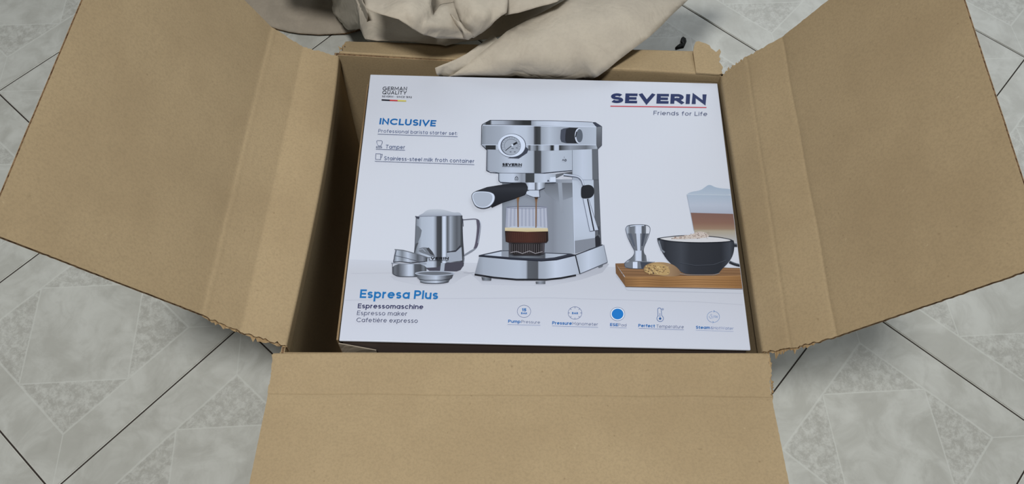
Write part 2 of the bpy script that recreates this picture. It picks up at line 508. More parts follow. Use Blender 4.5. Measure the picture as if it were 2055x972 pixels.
def sm(pts, it=2):
    for _ in range(it):
        q = []
        for i in range(len(pts)):
            a, b = pts[i], pts[(i + 1) % len(pts)]
            q += [(a[0] * .75 + b[0] * .25, a[1] * .75 + b[1] * .25), (a[0] * .25 + b[0] * .75, a[1] * .25 + b[1] * .75)]
        pts = q
    return pts
def smo(pts, it=2):
    for _ in range(it):
        q = [pts[0]]
        for a, b in zip(pts, pts[1:]): q += [(a[0] * .75 + b[0] * .25, a[1] * .75 + b[1] * .25), (a[0] * .25 + b[0] * .75, a[1] * .25 + b[1] * .75)]
        pts = q + [pts[-1]]
    return pts

class Art:
    def __init__(s, x0=0, y0=0, k=1.0):
        s.x0, s.y0, s.k = x0, y0, k; s.v = []; s.f = []; s.c = []; s.lay = 1
    def crop(s, x0, y0, k): s.x0, s.y0, s.k = x0, y0, k; return s
    def P(s, p): return (s.x0 + p[0] * s.k, s.y0 + p[1] * s.k)
    def up(s, n=1): s.lay += n; return s
    def _tri(s, pts, cols):
        if len(pts) < 3: return
        s.k_ = getattr(s, 'k_', 0) + 1
        z = ZW + .00015 + s.lay * .0001 + s.k_ * 1.2e-6
        base = len(s.v)
        s.v += [px(x, y, z) for x, y in pts]
        for t in tessellate_polygon([[Vector((x, y, 0)) for x, y in pts]]):
            f = upface(tuple(base + i for i in t), s.v)
            a, b, c = (s.v[i] for i in f)
            if (b - a).cross(c - a).length < 1e-12: continue
            s.f.append(f); s.c.append([cols[i - base] for i in f])
    def poly(s, pts, col):
        q = clip([s.P(p) for p in pts], EN, EC)
        if len(q) >= 3: s._tri(q, [ink(col)] * len(q))
        return s
    def grad(s, pts, stops, axis=0):
        stops = [(a, (b, b, b) if not isinstance(b, tuple) else b) for a, b in stops]
        lo_ = min(p[axis] for p in pts); hi = max(p[axis] for p in pts)
        if stops[0][0] > lo_: stops = [(lo_ - 1, stops[0][1])] + stops
        if stops[-1][0] < hi: stops = stops + [(hi + 1, stops[-1][1])]
        for (a, ca), (b, cb) in zip(stops, stops[1:]):
            if b <= lo_ or a >= hi or b <= a: continue
            n = (1, 0) if axis == 0 else (0, 1)
            q = clip(pts, n, b); q = clip(q, (-n[0], -n[1]), -a) if len(q) > 2 else q
            if len(q) < 3: continue
            qp = clip([s.P(p) for p in q], EN, EC)
            if len(qp) < 3: continue
            cols = []
            for x, y in qp:
                t = ((x - s.x0) / s.k if axis == 0 else (y - s.y0) / s.k)
                t = max(0, min(1, (t - a) / (b - a)))
                cols.append(ink(tuple(ca[i] + (cb[i] - ca[i]) * t for i in range(3))))
            s._tri(qp, cols)
        return s
    def stroke(s, pts, wd, col, closed=False):
        for q in ribbon(pts, wd, closed): s.poly(q, col)
        return s
    def ell(s, cx, cy, rx, ry, col, a0=0, a1=360, n=40):
        return s.poly(arc(cx, cy, rx, ry, a0, a1, n), col)
    def ring(s, cx, cy, rx, ry, wd, col, a0=0, a1=360, n=40):
        return s.stroke(arc(cx, cy, rx, ry, a0, a1, n), wd, col, a1 - a0 >= 360)
    def build(s, name, parent=None):
        o = mesh_obj(name, s.v, s.f, M_INK, None)
        at = o.data.color_attributes.new('Col', 'FLOAT_COLOR', 'CORNER')
        d = np.ones((len(o.data.loops), 4), np.float32)
        d[:, :3] = np.array([c for f in s.c for c in f])
        at.data.foreach_set('color', d.ravel())
        attach(o, parent or panel)
        return o

def arc(cx, cy, rx, ry, a0, a1, n=24):
    full = abs(a1 - a0) >= 360
    return [(cx + rx * math.cos(math.radians(a0 + (a1 - a0) * k / n)), cy + ry * math.sin(math.radians(a0 + (a1 - a0) * k / n))) for k in range(n if full else n + 1)]

def ribbon(pts, wd, closed=False):
    n = len(pts); L, R = [], []
    for i in range(n):
        if closed: a, b = pts[i - 1], pts[(i + 1) % n]
        else: a, b = pts[max(i - 1, 0)], pts[min(i + 1, n - 1)]
        p = pts[i]
        def unit(u, v):
            d = (v[0] - u[0], v[1] - u[1]); l = math.hypot(*d) or 1; return (d[0] / l, d[1] / l)
        d0 = unit(a, p) if a != p else unit(p, b); d1 = unit(p, b) if b != p else d0
        nx, ny = -(d0[1] + d1[1]), d0[0] + d1[0]; l = math.hypot(nx, ny) or 1; nx /= l; ny /= l
        c = max(.45, nx * -d0[1] + ny * d0[0]); h = wd / 2 / c
        L.append((p[0] + nx * h, p[1] + ny * h)); R.append((p[0] - nx * h, p[1] - ny * h))
    return [[L[i], L[(i + 1) % n], R[(i + 1) % n], R[i]] for i in range(n if closed else n - 1)]

# geometric stroke lettering: glyph -> (width, strokes)
def A_(cx, cy, rx, ry, a0, a1, n=20): return arc(cx, cy, rx, ry, a0, a1, n) + ([] if abs(a1 - a0) < 360 else [(cx + rx, cy)])
o_ = A_(.3, .35, .3, .35, 0, 360)
e_ = [[(0.01, .36), (.6, .36)] + A_(.3, .35, .3, .35, 0, 312)]
s_ = [A_(.22, .525, .2, .175, 35, 270, 14) + A_(.22, .175, .21, .175, 90, -145, 14)]
n_ = [[(0, 0), (0, .7)], [(0, .40)] + A_(.26, .42, .26, .28, 180, 0) + [(.52, 0)]]
P_ = [[(0, 0), (0, 1)], [(0, 1), (.3, 1)] + A_(.3, .72, .28, .28, 90, -90) + [(0, .44)]]
G = {
 'o': (.6, [o_]), 'a': (.6, [o_, [(.6, .7), (.6, 0)]]), 'b': (.6, [o_, [(0, 1), (0, 0)]]), 'd': (.6, [o_, [(.6, 1), (.6, 0)]]),
 'p': (.6, [o_, [(0, .7), (0, -.28)]]), 'c': (.54, [A_(.3, .35, .3, .35, 45, 315)]), 'e': (.6, e_),
 'è': (.6, e_ + [[(.18, 1.02), (.34, .86)]]),
 'f': (.33, [[(.13, 0), (.13, .8), (.16, .93), (.24, .99), (.35, 1)], [(0, .68), (.33, .68)]]),
 'h': (.52, [[(0, 0), (0, 1)], n_[1]]), 'i': (.0, [[(0, 0), (0, .7)], [(0, .88), (0, 1)]]), 'l': (.0, [[(0, 0), (0, 1)]]),
 'k': (.46, [[(0, 0), (0, 1)], [(.44, .7), (0, .28)], [(.16, .43), (.48, 0)]]),
 'm': (.88, [n_[0], [(0, .4)] + A_(.22, .46, .22, .24, 180, 0) + [(.44, 0)], [(.44, .4)] + A_(.66, .46, .22, .24, 180, 0) + [(.88, 0)]]),
 'n': (.52, n_), 'r': (.27, [n_[0], [(0, .36)] + A_(.26, .42, .26, .28, 180, 88)]), 's': (.43, s_),
 't': (.33, [[(.13, .92), (.13, .18), (.17, .05), (.25, 0), (.35, .01)], [(0, .68), (.33, .68)]]),
 'u': (.52, [[(0, .7), (0, .28)] + A_(.26, .28, .26, .28, 180, 360), [(.52, .7), (.52, 0)]]),
 'x': (.46, [[(0, 0), (.46, .7)], [(0, .7), (.46, 0)]]),
 'A': (.76, [[(0, 0), (.38, 1), (.76, 0)], [(.13, .3), (.63, .3)]]),
 'B': (.6, [[(0, 0), (0, 1)], [(0, 1), (.3, 1)] + A_(.3, .76, .24, .24, 90, -90) + [(0, .52)], [(0, .52), (.32, .52)] + A_(.34, .26, .26, .26, 90, -90) + [(0, 0)]]),
 'C': (.82, [A_(.48, .5, .48, .5, 45, 315)]), 'E': (.5, [[(.52, 1), (0, 1), (0, 0), (.52, 0)], [(0, .5), (.47, .5)]]),
 'F': (.5, [[(.52, 1), (0, 1), (0, 0)], [(0, .48), (.46, .48)]]),
 'G': (.92, [A_(.48, .5, .48, .5, 45, 345) + [(.95, .46), (.52, .46)]]),
 'H': (.66, [[(0, 0), (0, 1)], [(.66, 0), (.66, 1)], [(0, .5), (.66, .5)]]), 'I': (.0, [[(0, 0), (0, 1)]]),
 'L': (.46, [[(0, 1), (0, 0), (.48, 0)]]), 'M': (.84, [[(0, 0), (0, 1), (.42, .3), (.84, 1), (.84, 0)]]),
 'N': (.66, [[(0, 0), (0, 1), (.66, 0), (.66, 1)]]), 'P': (.58, P_), 'Q': (.98, [A_(.48, .5, .48, .5, 0, 360), [(.6, .3), (.96, -.02)]]),
 'R': (.6, P_ + [[(.28, .44), (.6, 0)]]), 'S': (.56, [A_(.29, .745, .26, .255, 35, 270, 14) + A_(.29, .245, .28, .245, 90, -145, 14)]),
 'T': (.62, [[(0, 1), (.62, 1)], [(.31, 1), (.31, 0)]]), 'U': (.64, [[(0, 1), (0, .33)] + A_(.32, .33, .32, .33, 180, 360) + [(.64, 1)]]),
 'V': (.74, [[(0, 1), (.37, 0), (.74, 1)]]), 'W': (1.04, [[(0, 1), (.27, 0), (.52, .95), (.77, 0), (1.04, 1)]]),
 'Y': (.7, [[(0, 1), (.35, .45), (.7, 1)], [(.35, .45), (.35, 0)]]),
 '1': (.24, [[(0, .82), (.24, 1), (.24, 0)]]), '2': (.55, [A_(.27, .72, .26, .28, 165, -35) + [(0, 0), (.56, 0)]]),
 '5': (.52, [[(.5, 1), (.1, 1), (.05, .56)] + A_(.25, .32, .28, .32, 125, -150)]),
 '8': (.52, [A_(.26, .76, .22, .24, 0, 360), A_(.26, .27, .26, .27, 0, 360)]),
 '9': (.56, [A_(.28, .68, .28, .32, 0, 360), [(.54, .58), (.24, 0)]]),
 '-': (.3, [[(0, .38), (.3, .38)]]), ':': (.0, [[(0, 0), (0, .1)], [(0, .55), (0, .65)]]),
 '&': (.62, [[(.62, 0), (.12, .68), (.12, .86), (.27, 1), (.42, .88), (.4, .72), (.06, .42), (0, .22), (.18, 0), (.42, .05), (.62, .4)]]),
}
def text(art, s, pl, pr, top, col, t=.1, sp=.16):
    """lettering between baseline pixels pl and pr (crop units), capital height up to top"""
    x = 0; st = []
    for ch in s:
        if ch == ' ': x += .30 + sp * .5; continue
        wd, strokes = G[ch]
        for k in strokes: st.append([(x + t / 2 + p[0], t / 2 + p[1] * (1 - t) if p[1] > -.1 else p[1]) for p in k])
        x += wd + t + sp
    x -= sp
    def cap(k):
        k = [k[0]] + [b for a, b in zip(k, k[1:]) if math.hypot(a[0] - b[0], a[1] - b[1]) > 1e-5]
        if k[0] == k[-1] or math.hypot(k[0][0] - k[-1][0], k[0][1] - k[-1][1]) < 1e-4: return k
        def ex(p, q):
            d = math.hypot(p[0] - q[0], p[1] - q[1]); e = t * .5 if d > .3 else t * .15
            return (p[0] + (p[0] - q[0]) / d * e, p[1] + (p[1] - q[1]) / d * e)
        return [ex(k[0], k[1])] + k[1:-1] + [ex(k[-1], k[-2])]
    st = [cap(k) for k in st]
    ux, uy = (pr[0] - pl[0]) / x, (pr[1] - pl[1]) / x
    vx, vy = top[0] - pl[0], top[1] - pl[1]
    for k in st:
        for q in ribbon(k, t):
            art.poly([(pl[0] + a * ux + b * vx, pl[1] + a * uy + b * vy) for a, b in q], col)
    return art

NAVY, BLUE, THIN, DK = (26, 42, 92), (24, 104, 176), (76, 92, 134), (24, 30, 44)
C1 = (680, 140, 320 / 1481); C2 = (930, 220, 320 / 1728); C3 = (930, 360, 320 / 1352); C4 = (760, 400, 240 / 1228)
C5 = (1200, 350, 320 / 1244); C6 = (670, 560, 330 / 2005); C7 = (1000, 590, 260 / 1944); C8 = (1240, 590, 320 / 2055); C9 = (950, 0, 600 / 2055)

# printed table top
a = Art(); a.lay = 0
a.grad([(701, 521), (1483, 543), (1505.5, 700), (682, 681)], [(521, (197, 203, 219)), (545, (192, 197, 211)), (600, (196, 201, 216)), (640, (199, 204, 220)), (705, (203, 209, 225))], 1)
a.up(); a.stroke([(692, 603), (820, 600), (1100, 598), (1400, 606), (1490, 612)], 1.1, (186, 191, 207))
a.stroke([(705, 549), (780, 548), (950, 547)], .8, (186, 190, 204))
a.build('table_picture')

# headings
a = Art(*C1); a.lay = 2
text(a, 'GERMAN', (405, 191), (630, 193), (409, 157), DK, .15, .20)
text(a, 'QUALITY', (402, 227), (626, 231), (406, 194), DK, .15, .20)
text(a, 'SEVERIN - SINCE 1892', (400, 255), (676, 263), (402, 239), (50, 54, 72), .16, .26)
for p, q, c in (((397, 280), (474, 284), (28, 28, 40)), ((474, 284), (546, 287), (200, 70, 74)), ((546, 287), (625, 290), (208, 196, 96))): a.stroke([p, q], 12, c)
a.build('quality_lettering')
a = Art(*C1); a.lay = 2
text(a, 'INCLUSIVE', (375, 507), (897, 527), (383, 449), BLUE, .21, .14)
text(a, 'Professional barista starter set:', (365, 583), (1100, 607), (369, 551), THIN, .105, .17)
a.stroke([(360, 598), (1103, 622)], 3.2, THIN)
text(a, 'Tamper', (433, 732), (612, 736), (437, 697), THIN, .105, .17)
a.stroke([(343, 738), (614, 747)], 3.2, THIN)
text(a, 'Stainless-steel milk froth container', (418, 838), (1256, 865), (422, 804), THIN, .105, .16)
a.stroke([(333, 850), (1258, 881)], 3.2, THIN)
a.stroke([(352, 680), (350, 664), (358, 657), (396, 658), (404, 666), (401, 682), (388, 708), (366, 706)], 3, THIN, True)
a.stroke([(348, 712), (398, 715), (396, 726), (346, 723)], 3, THIN, True)
a.stroke([(343, 779), (387, 781), (387, 834), (340, 832)], 3, THIN, True)
a.stroke([(387, 786), (403, 784), (398, 806), (388, 818)], 3, THIN)
a.build('contents_lettering')
a = Art(*C9); a.lay = 2
text(a, 'SEVERIN', (940, 708), (1599, 716), (944, 641), NAVY, .26, .13)
a.build('brand_lettering')
a = Art(*C9); a.lay = 2
a.stroke([(942, 730), (1602, 739)], 6.5, (196, 66, 82)); a.build('brand_underline')
a = Art(*C9); a.lay = 2
text(a, 'Friends for Life', (1238, 790), (1607, 797), (1239, 762), (52, 66, 108), .11, .17)
a.build('slogan_lettering')
a = Art(*C6); a.lay = 2
text(a, 'Espresa Plus', (314, 233), (1267, 249), (325, 128), (28, 112, 180), .2, .12)
text(a, 'Espressomaschine', (290, 357), (1087, 368), (296, 300), (28, 32, 82), .16, .13)
text(a, 'Espresso maker', (280, 440), (890, 449), (287, 388), (70, 76, 110), .095, .17)
text(a, 'Cafetière expresso', (272, 525), (1018, 535), (280, 473), (70, 76, 110), .095, .17)
a.build('product_lettering')

# feature icons
a = Art(*C7); a.lay = 2
IC = (38, 88, 150)
a.ring(386, 263, 101, 92, 5, (70, 92, 140))
text(a, '15', (352, 262), (418, 264), (354, 217), BLUE, .24, .12); text(a, 'BAR', (341, 304), (431, 307), (342, 277), BLUE, .24, .12)
text(a, 'Pump', (147, 432), (334, 438), (149, 388), BLUE, .2, .1); text(a, 'Pressure', (345, 438), (625, 448), (347, 394), THIN, .095, .16)
a.stroke([(140, 460), (630, 472)], 4, (110, 130, 175))
a.build('pump_icon')
a = Art(*C7); a.lay = 2
a.ring(1151, 288, 103, 93, 5, (60, 86, 140))
for k in range(8):
    c, s = math.cos(k * math.pi / 4), math.sin(k * math.pi / 4)
    a.stroke([(1151 + 101 * c, 288 + 91 * s), (1151 + 78 * c, 288 + 70 * s)], 6, (60, 86, 140))
text(a, 'BAR', (1105, 304), (1197, 307), (1106, 275), BLUE, .24, .12)
text(a, 'Pressure', (808, 460), (1102, 466), (811, 412), BLUE, .2, .1); text(a, 'Manometer', (1110, 467), (1495, 480), (1112, 420), THIN, .095, .16)
a.stroke([(806, 482), (1497, 502)], 4, (110, 130, 175))
a.build('manometer_icon')
a = Art(*C7); a.lay = 2
a.ell(1790, 303, 108, 100, (220, 228, 240)); a.up().ring(1790, 303, 108, 100, 5, (60, 86, 140)); a.ell(1790, 303, 87, 80, (24, 118, 200))
text(a, 'ESE', (1676, 483), (1795, 487), (1678, 440), BLUE, .2, .1); text(a, 'Pad', (1800, 487), (1922, 490), (1802, 445), THIN, .095, .16)
a.stroke([(1676, 505), (1925, 513)], 4, (110, 130, 175))
a.build('pad_icon')
a = Art(*C8); a.lay = 2
a.stroke([(517, 285), (513, 200), (520, 186), (537, 181), (552, 188), (558, 202), (566, 283)], 6, IC)
a.ring(545, 318, 42, 40, 6, IC, -60, 240); a.ell(545, 320, 16, 15, IC); a.stroke([(545, 318), (541, 250)], 5, IC); a.ring(578, 199, 9, 9, 5, IC)
text(a, 'Perfect', (263, 428), (477, 434), (265, 388), BLUE, .2, .1); text(a, 'Temperature', (496, 438), (848, 446), (498, 396), THIN, .095, .16)
a.stroke([(268, 444), (850, 464)], 4, (110, 130, 175))
a.build('temperature_icon')
a = Art(*C8); a.lay = 2
LB = (92, 132, 184)
a.ring(1230, 297, 80, 72, 4.5, LB, -75, 85); a.ring(1230, 297, 80, 72, 4.5, LB, 100, 262)
a.poly([(1235, 210), (1250, 226), (1233, 240)], LB); a.poly([(1222, 352), (1236, 364), (1224, 382)], LB)
a.stroke([(1175, 285), (1180, 305), (1200, 318), (1215, 300), (1210, 285), (1190, 280)], 3.5, LB); a.stroke([(1222, 318), (1240, 275)], 3.5, LB)
a.ring(1255, 293, 9, 12, 3.5, LB); a.ring(1278, 297, 8, 11, 3.5, LB); a.stroke([(1190, 268), (1205, 262), (1215, 272)], 3, LB)
text(a, 'Steam', (1003, 450), (1186, 454), (1005, 412), BLUE, .2, .1); text(a, '&HotWater', (1196, 455), (1490, 463), (1198, 420), (104, 124, 172), .09, .14)
a.stroke([(1003, 468), (1490, 485)], 3.5, (150, 165, 200))
a.build('steam_icon')

# espresso machine
g3 = lambda v: (int(v * .93), int(v * .985), min(255, int(v * 1.09)))
def GS(*st): return [(x, g3(v)) for x, v in st]
a = Art(*C3); a.lay = 1
a.grad([(60, 800), (450, 830), (990, 790), (1200, 700), (1235, 720), (1180, 790), (1000, 850), (720, 905), (160, 890)], [(790, (176, 181, 196)), (860, (184, 189, 204)), (905, (193, 198, 213))], 1)
a.up()
# column
a.grad([(328, 0), (925, 0), (942, 632), (690, 627), (328, 606)], GS((328, 132), (420, 148), (560, 150), (760, 138), (800, 150), (925, 165)))
a.up().grad([(640, 30), (925, 30), (925, 150), (800, 190), (700, 120)], [(30, g3(112)), (110, g3(128)), (190, g3(148))], 1)
a.grad([(800, 30), (835, 30), (850, 280), (822, 280)], [(30, g3(160)), (280, g3(154))], 1)
# right side
a.grad([(925, 0), (1105, 0), (1122, 575), (944, 632)], [(0, g3(196)), (300, g3(204)), (480, g3(196)), (632, g3(170))], 1)
a.up().poly([(944, 522), (1118, 497), (1120, 575), (946, 632)], g3(138))
a.poly([(1103, 0), (1142, 0), (1165, 558), (1120, 576)], g3(96)); a.up().poly([(1116, 490), (1140, 475), (1160, 500), (1164, 557), (1120, 575)], (34, 36, 46))
a.stroke([(1145, 0), (1168, 555)], 5, (44, 50, 64)); a.stroke([(926, 0), (943, 632)], 5, g3(210)); a.stroke([(1148, 400), (1150, 470)], 8, (40, 44, 56))
# tray
a.poly([(130, 646), (325, 605), (400, 603), (690, 622), (905, 630), (948, 640), (800, 672), (690, 688), (400, 674)], (50, 54, 68))
a.up().grad([(175, 643), (330, 610), (400, 608), (690, 628), (880, 637), (770, 663), (680, 672), (400, 662)], GS((175, 200), (320, 200), (326, 150), (380, 150), (386, 90), (520, 130), (690, 80), (700, 176), (880, 196)))
# base front
a.grad([(135, 655), (400, 674), (660, 690), (790, 680), (946, 646), (986, 802), (830, 832), (700, 845), (450, 845), (260, 828), (95, 805)],
       GS((95, 140), (170, 172), (330, 182), (470, 190), (530, 180), (546, 92), (630, 84), (640, 168), (690, 176), (780, 208), (985, 184)))
a.grad([(952, 645), (1190, 556), (1220, 702), (990, 800)], GS((952, 176), (1060, 206), (1140, 190), (1220, 168)))
a.up().stroke([(130, 650), (400, 676), (660, 691), (790, 681), (946, 644)], 13, (34, 38, 52))
a.stroke([(130, 647), (325, 604)], 6, (60, 66, 82)); a.stroke([(946, 644), (1180, 556)], 9, (46, 50, 64))
a.stroke([(95, 808), (260, 834), (450, 851), (700, 852), (830, 838), (955, 814)], 15, (24, 26, 34)); a.stroke([(950, 646), (988, 803)], 10, (30, 34, 44))
a.stroke([(988, 803), (1221, 706)], 5, (70, 76, 92)); a.stroke([(1190, 556), (1222, 703)], 4, (90, 96, 112))
for q in ([(152, 830), (238, 838), (235, 860), (160, 858)], [(612, 868), (695, 862), (695, 888), (615, 888)], [(1140, 742), (1185, 725), (1180, 742), (1150, 752)]): a.grad(q, GS((150, 60), (190, 130), (238, 70), (612, 70), (650, 150), (695, 90), (1185, 110)))
# steam wand
a.poly([(1012, 165), (1058, 160), (1145, 430), (1072, 442)], g3(205)); a.up()
a.stroke([(1052, 165), (1108, 438)], 11, (36, 40, 52)); a.stroke([(1014, 165), (1072, 440)], 4, (70, 76, 92)); a.stroke([(1072, 442), (1146, 431)], 4, (70, 76, 92)); a.stroke([(1062, 165), (1143, 425)], 4, (100, 106, 122))
a.poly(sm([(1000, 62), (1030, 50), (1068, 46), (1098, 60), (1112, 95), (1104, 135), (1078, 158), (1030, 166), (998, 158), (996, 100)]), (26, 29, 38))
# head
a.crop(*C2)
a.grad([(255, 433), (1178, 438), (1178, 660), (1010, 680), (830, 690), (400, 688), (250, 660)],
       GS((250, 120), (275, 168), (380, 176), (520, 202), (640, 196), (755, 176), (775, 62), (838, 70), (848, 160), (950, 196), (1178, 186)))
a.grad([(1178, 430), (1392, 425), (1398, 760), (1184, 760)], GS((1178, 186), (1290, 204), (1392, 196))); a.poly([(1392, 425), (1455, 420), (1462, 760), (1398, 760)], g3(104))
a.stroke([(1179, 440), (1182, 760)], 4, (96, 104, 120)); a.stroke([(1456, 425), (1464, 760)], 5, (60, 66, 82))
a.up().grad([(195, 378), (1440, 378), (1498, 386), (1455, 427), (1180, 437), (900, 447), (700, 445), (250, 432)],
       GS((195, 160), (235, 150), (245, 46), (345, 46), (360, 196), (690, 190), (715, 70), (740, 176), (800, 60), (850, 196), (930, 170), (950, 44), (975, 40), (990, 205), (1030, 200), (1040, 44), (1075, 90), (1160, 150), (1330, 110), (1440, 176), (1498, 90)))
a.up().grad([(205, 166), (1440, 186), (1440, 382), (195, 382)],
       GS((195, 132), (250, 160), (400, 172), (560, 204), (680, 198), (755, 170), (772, 70), (790, 48), (832, 66), (845, 162), (930, 192), (1050, 168), (1250, 180), (1440, 190)))
a.grad([(205, 160), (290, 117), (735, 117), (735, 168), (245, 162)], GS((205, 190), (250, 52), (292, 60), (310, 186), (430, 170), (560, 84), (650, 44), (735, 40)))
a.grad([(735, 117), (920, 121), (1395, 137), (1440, 187), (735, 172)], GS((735, 150), (800, 196), (1000, 212), (1200, 202), (1440, 196)))
a.poly([(1395, 137), (1430, 136), (1503, 183), (1440, 190)], (52, 58, 76)); a.grad([(1440, 190), (1503, 185), (1498, 386), (1455, 427), (1440, 382)], [(185, g3(122)), (300, g3(100)), (427, g3(84))], 1)
a.up().stroke([(197, 175), (205, 160), (290, 115), (920, 120), (1395, 136)], 5, (40, 46, 60)); a.stroke([(197, 175), (194, 380), (250, 434)], 6, (40, 46, 60))
a.stroke([(210, 172), (735, 178), (1440, 188)], 6, g3(226)); a.stroke([(198, 384), (1440, 384)], 5, g3(228)); a.stroke([(1500, 185), (1499, 386), (1455, 428)], 5, (60, 66, 82))
a.stroke([(255, 434), (250, 660), (290, 682), (420, 690), (830, 692), (1178, 660)], 7, (48, 54, 70))
# knob
a.poly([(1050, 290), (1056, 220), (1085, 205), (1150, 195), (1245, 198), (1248, 368), (1110, 365), (1062, 352), (1050, 320)], (66, 72, 88))
a.up().poly([(1105, 280), (1112, 215), (1150, 197), (1250, 202), (1250, 366), (1120, 364), (1104, 340)], (26, 29, 38))
a.ell(1250, 284, 43, 82, g3(214)); a.up().ell(1258, 284, 35, 73, (88, 97, 112)); a.stroke([(1215, 300), (1228, 240)], 12, (30, 34, 44))
for k in range(9): a.stroke([(1118 + k * 10, 215), (1116 + k * 10, 360)], 2, (52, 56, 68))
# gauge
a.poly([(480, 525), (600, 530), (690, 470), (705, 430), (660, 390), (560, 500)], (58, 64, 80)); a.ell(526, 390, 152, 128, (70, 76, 92))
a.up().ell(522, 390, 148, 124, g3(226)); a.up().ell(512, 393, 110, 103, (64, 70, 86)); a.up().ell(516, 394, 103, 98, g3(172))
a.up().ring(518, 392, 74, 72, 4, (110, 116, 132), 150, 390); a.stroke([(455, 446), (530, 386)], 7, (24, 27, 36)); a.stroke([(530, 386), (580, 358)], 20, (24, 27, 36)); a.ell(530, 387, 12, 12, g3(220))
for k in range(14):
    th = math.radians(150 + k * 18); a.stroke([(518 + 88 * math.cos(th), 392 + 84 * math.sin(th)), (518 + 96 * math.cos(th), 392 + 92 * math.sin(th))], 4, (80, 86, 102))
a.stroke([(520, 422), (545, 422)], 8, (90, 96, 112)); a.stroke([(502, 458), (520, 458)], 12, (110, 116, 132)); a.stroke([(548, 458), (566, 458)], 12, (110, 116, 132)); a.stroke([(568, 415), (582, 415)], 10, (110, 116, 132))
text(a, 'SEVERIN', (420, 608), (633, 612), (422, 580), (26, 29, 38), .26, .13); a.stroke([(420, 616), (632, 620)], 3, (40, 44, 56))
a.stroke([(1092, 508), (1092, 528)], 3, (70, 76, 92)); a.stroke([(1072, 552), (1080, 540), (1090, 553)], 6, (60, 66, 82)); a.ring(1106, 548, 9, 9, 6, (60, 66, 82))
# collar and lock mark
a.grad([(380, 690), (1000, 696), (1002, 790), (850, 792), (500, 790), (400, 784), (380, 768)], GS((380, 120), (400, 196), (540, 206), (630, 150), (665, 160), (678, 60), (765, 66), (775, 186), (880, 204), (1000, 176)))
a.up().stroke([(380, 690), (381, 768), (402, 788), (500, 793), (850, 795), (1003, 792)], 6, (66, 72, 88))
a.stroke([(560, 740), (590, 740), (590, 764), (560, 764)], 5, (30, 34, 44), True); a.ring(575, 738, 10, 14, 5, (30, 34, 44), 180, 360); a.stroke([(575, 748), (575, 758)], 6, (30, 34, 44))
a.poly([(905, 780), (918, 758), (934, 780)], (60, 66, 82)); a.poly([(940, 735), (1000, 730), (1002, 785), (940, 785)], g3(220))
a.grad([(1000, 700), (1178, 672), (1178, 716), (1085, 700), (1000, 740)], GS((1000, 110), (1178, 80)))
# steam tube
a.stroke(smo([(1085, 705), (1180, 716), (1245, 728), (1280, 760), (1300, 820)]), 26, (110, 118, 136)); a.up().stroke(smo([(1085, 703), (1180, 713), (1248, 726), (1284, 758), (1303, 818)]), 12, g3(212))
# portafilter
a.crop(*C3)
a.grad([(520, 28), (692, 28), (690, 72), (640, 92), (560, 98), (520, 80)], GS((520, 120), (560, 214), (600, 206), (612, 80), (640, 220), (692, 120)))
a.poly([(532, 100), (640, 92), (645, 150), (592, 150), (535, 128)], g3(206)); a.up().stroke([(530, 92), (640, 92), (690, 72)], 5, (80, 86, 102)); a.stroke([(643, 92), (648, 150)], 5, (60, 66, 82)); a.poly([(600, 150), (634, 150), (626, 166), (610, 166)], (60, 44, 36))
a.grad([(100, 102), (200, 66), (350, 42), (490, 26), (530, 34), (546, 65), (545, 95), (520, 130), (430, 165), (330, 196), (240, 238), (200, 180)], [(26, (24, 26, 34)), (80, (44, 47, 56)), (120, (34, 37, 46)), (238, (18, 20, 28))], 1)
a.up().poly(sm([(66, 140), (78, 116), (105, 99), (200, 100), (252, 114), (272, 146), (264, 192), (226, 238), (160, 252), (100, 232), (74, 180)]), (70, 76, 88)); a.up().poly(sm([(72, 142), (82, 119), (107, 104), (198, 104), (250, 118), (267, 146), (259, 190), (222, 232), (160, 246), (103, 227), (79, 178)]), g3(222)); a.up().poly(sm([(80, 142), (88, 124), (110, 109), (195, 109), (234, 122), (248, 148), (240, 190), (208, 226), (160, 238), (110, 222), (86, 176)]), g3(182))
a.build('espresso_machine_picture')

# glass with coffee
a = Art(*C3); a.lay = 9
a.poly([(365, 240), (705, 238), (714, 420), (356, 420)], (168, 175, 196))
a.up()
for k in range(22):
    x = 372 + k * 15.6; a.stroke([(x, 244), (x + (x - 535) * .03, 410)], 4, (190, 196, 214) if k % 2 else (142, 149, 172))
a.ring(535, 238, 170, 11, 4, (128, 134, 158)); a.stroke([(365, 240), (356, 430)], 4, (140, 146, 168)); a.stroke([(705, 240), (715, 430)], 4, (140, 146, 168))
a.grad([(360, 412), (420, 398), (640, 400), (710, 412), (717, 442), (540, 448), (352, 438)], GS((350, 150), (400, 196), (700, 190)))
a.up().grad([(352, 410), (715, 414), (718, 444), (540, 450), (352, 440)], [(404, (208, 200, 178)), (450, (196, 180, 140))], 1)
a.grad([(352, 438), (540, 446), (718, 442), (720, 520), (706, 538), (640, 546), (400, 544), (358, 528)], [(352, (30, 18, 18)), (420, (56, 28, 24)), (560, (66, 34, 28)), (660, (48, 26, 23)), (720, (32, 20, 20))])
a.grad([(384, 538), (690, 540), (686, 628), (640, 644), (430, 644), (386, 624)], [(384, (60, 58, 66)), (420, (30, 27, 30)), (540, (44, 40, 44)), (650, (28, 26, 30)), (690, (70, 68, 78))])
a.up()
for k in range(20):
    x = 368 + k * 17; a.stroke([(x, 452), (x + 2, 530)], 2.4, (104, 66, 52)); 
for k in range(16):
    x = 396 + k * 18.6; a.stroke([(x, 550), (x, 628)], 2.6, (112, 106, 112))
a.stroke([(400, 622), (450, 612), (500, 630), (560, 608), (610, 630), (670, 614)], 4, (168, 166, 176)); a.stroke([(386, 632), (430, 648), (640, 648), (686, 632)], 5, (46, 46, 56))
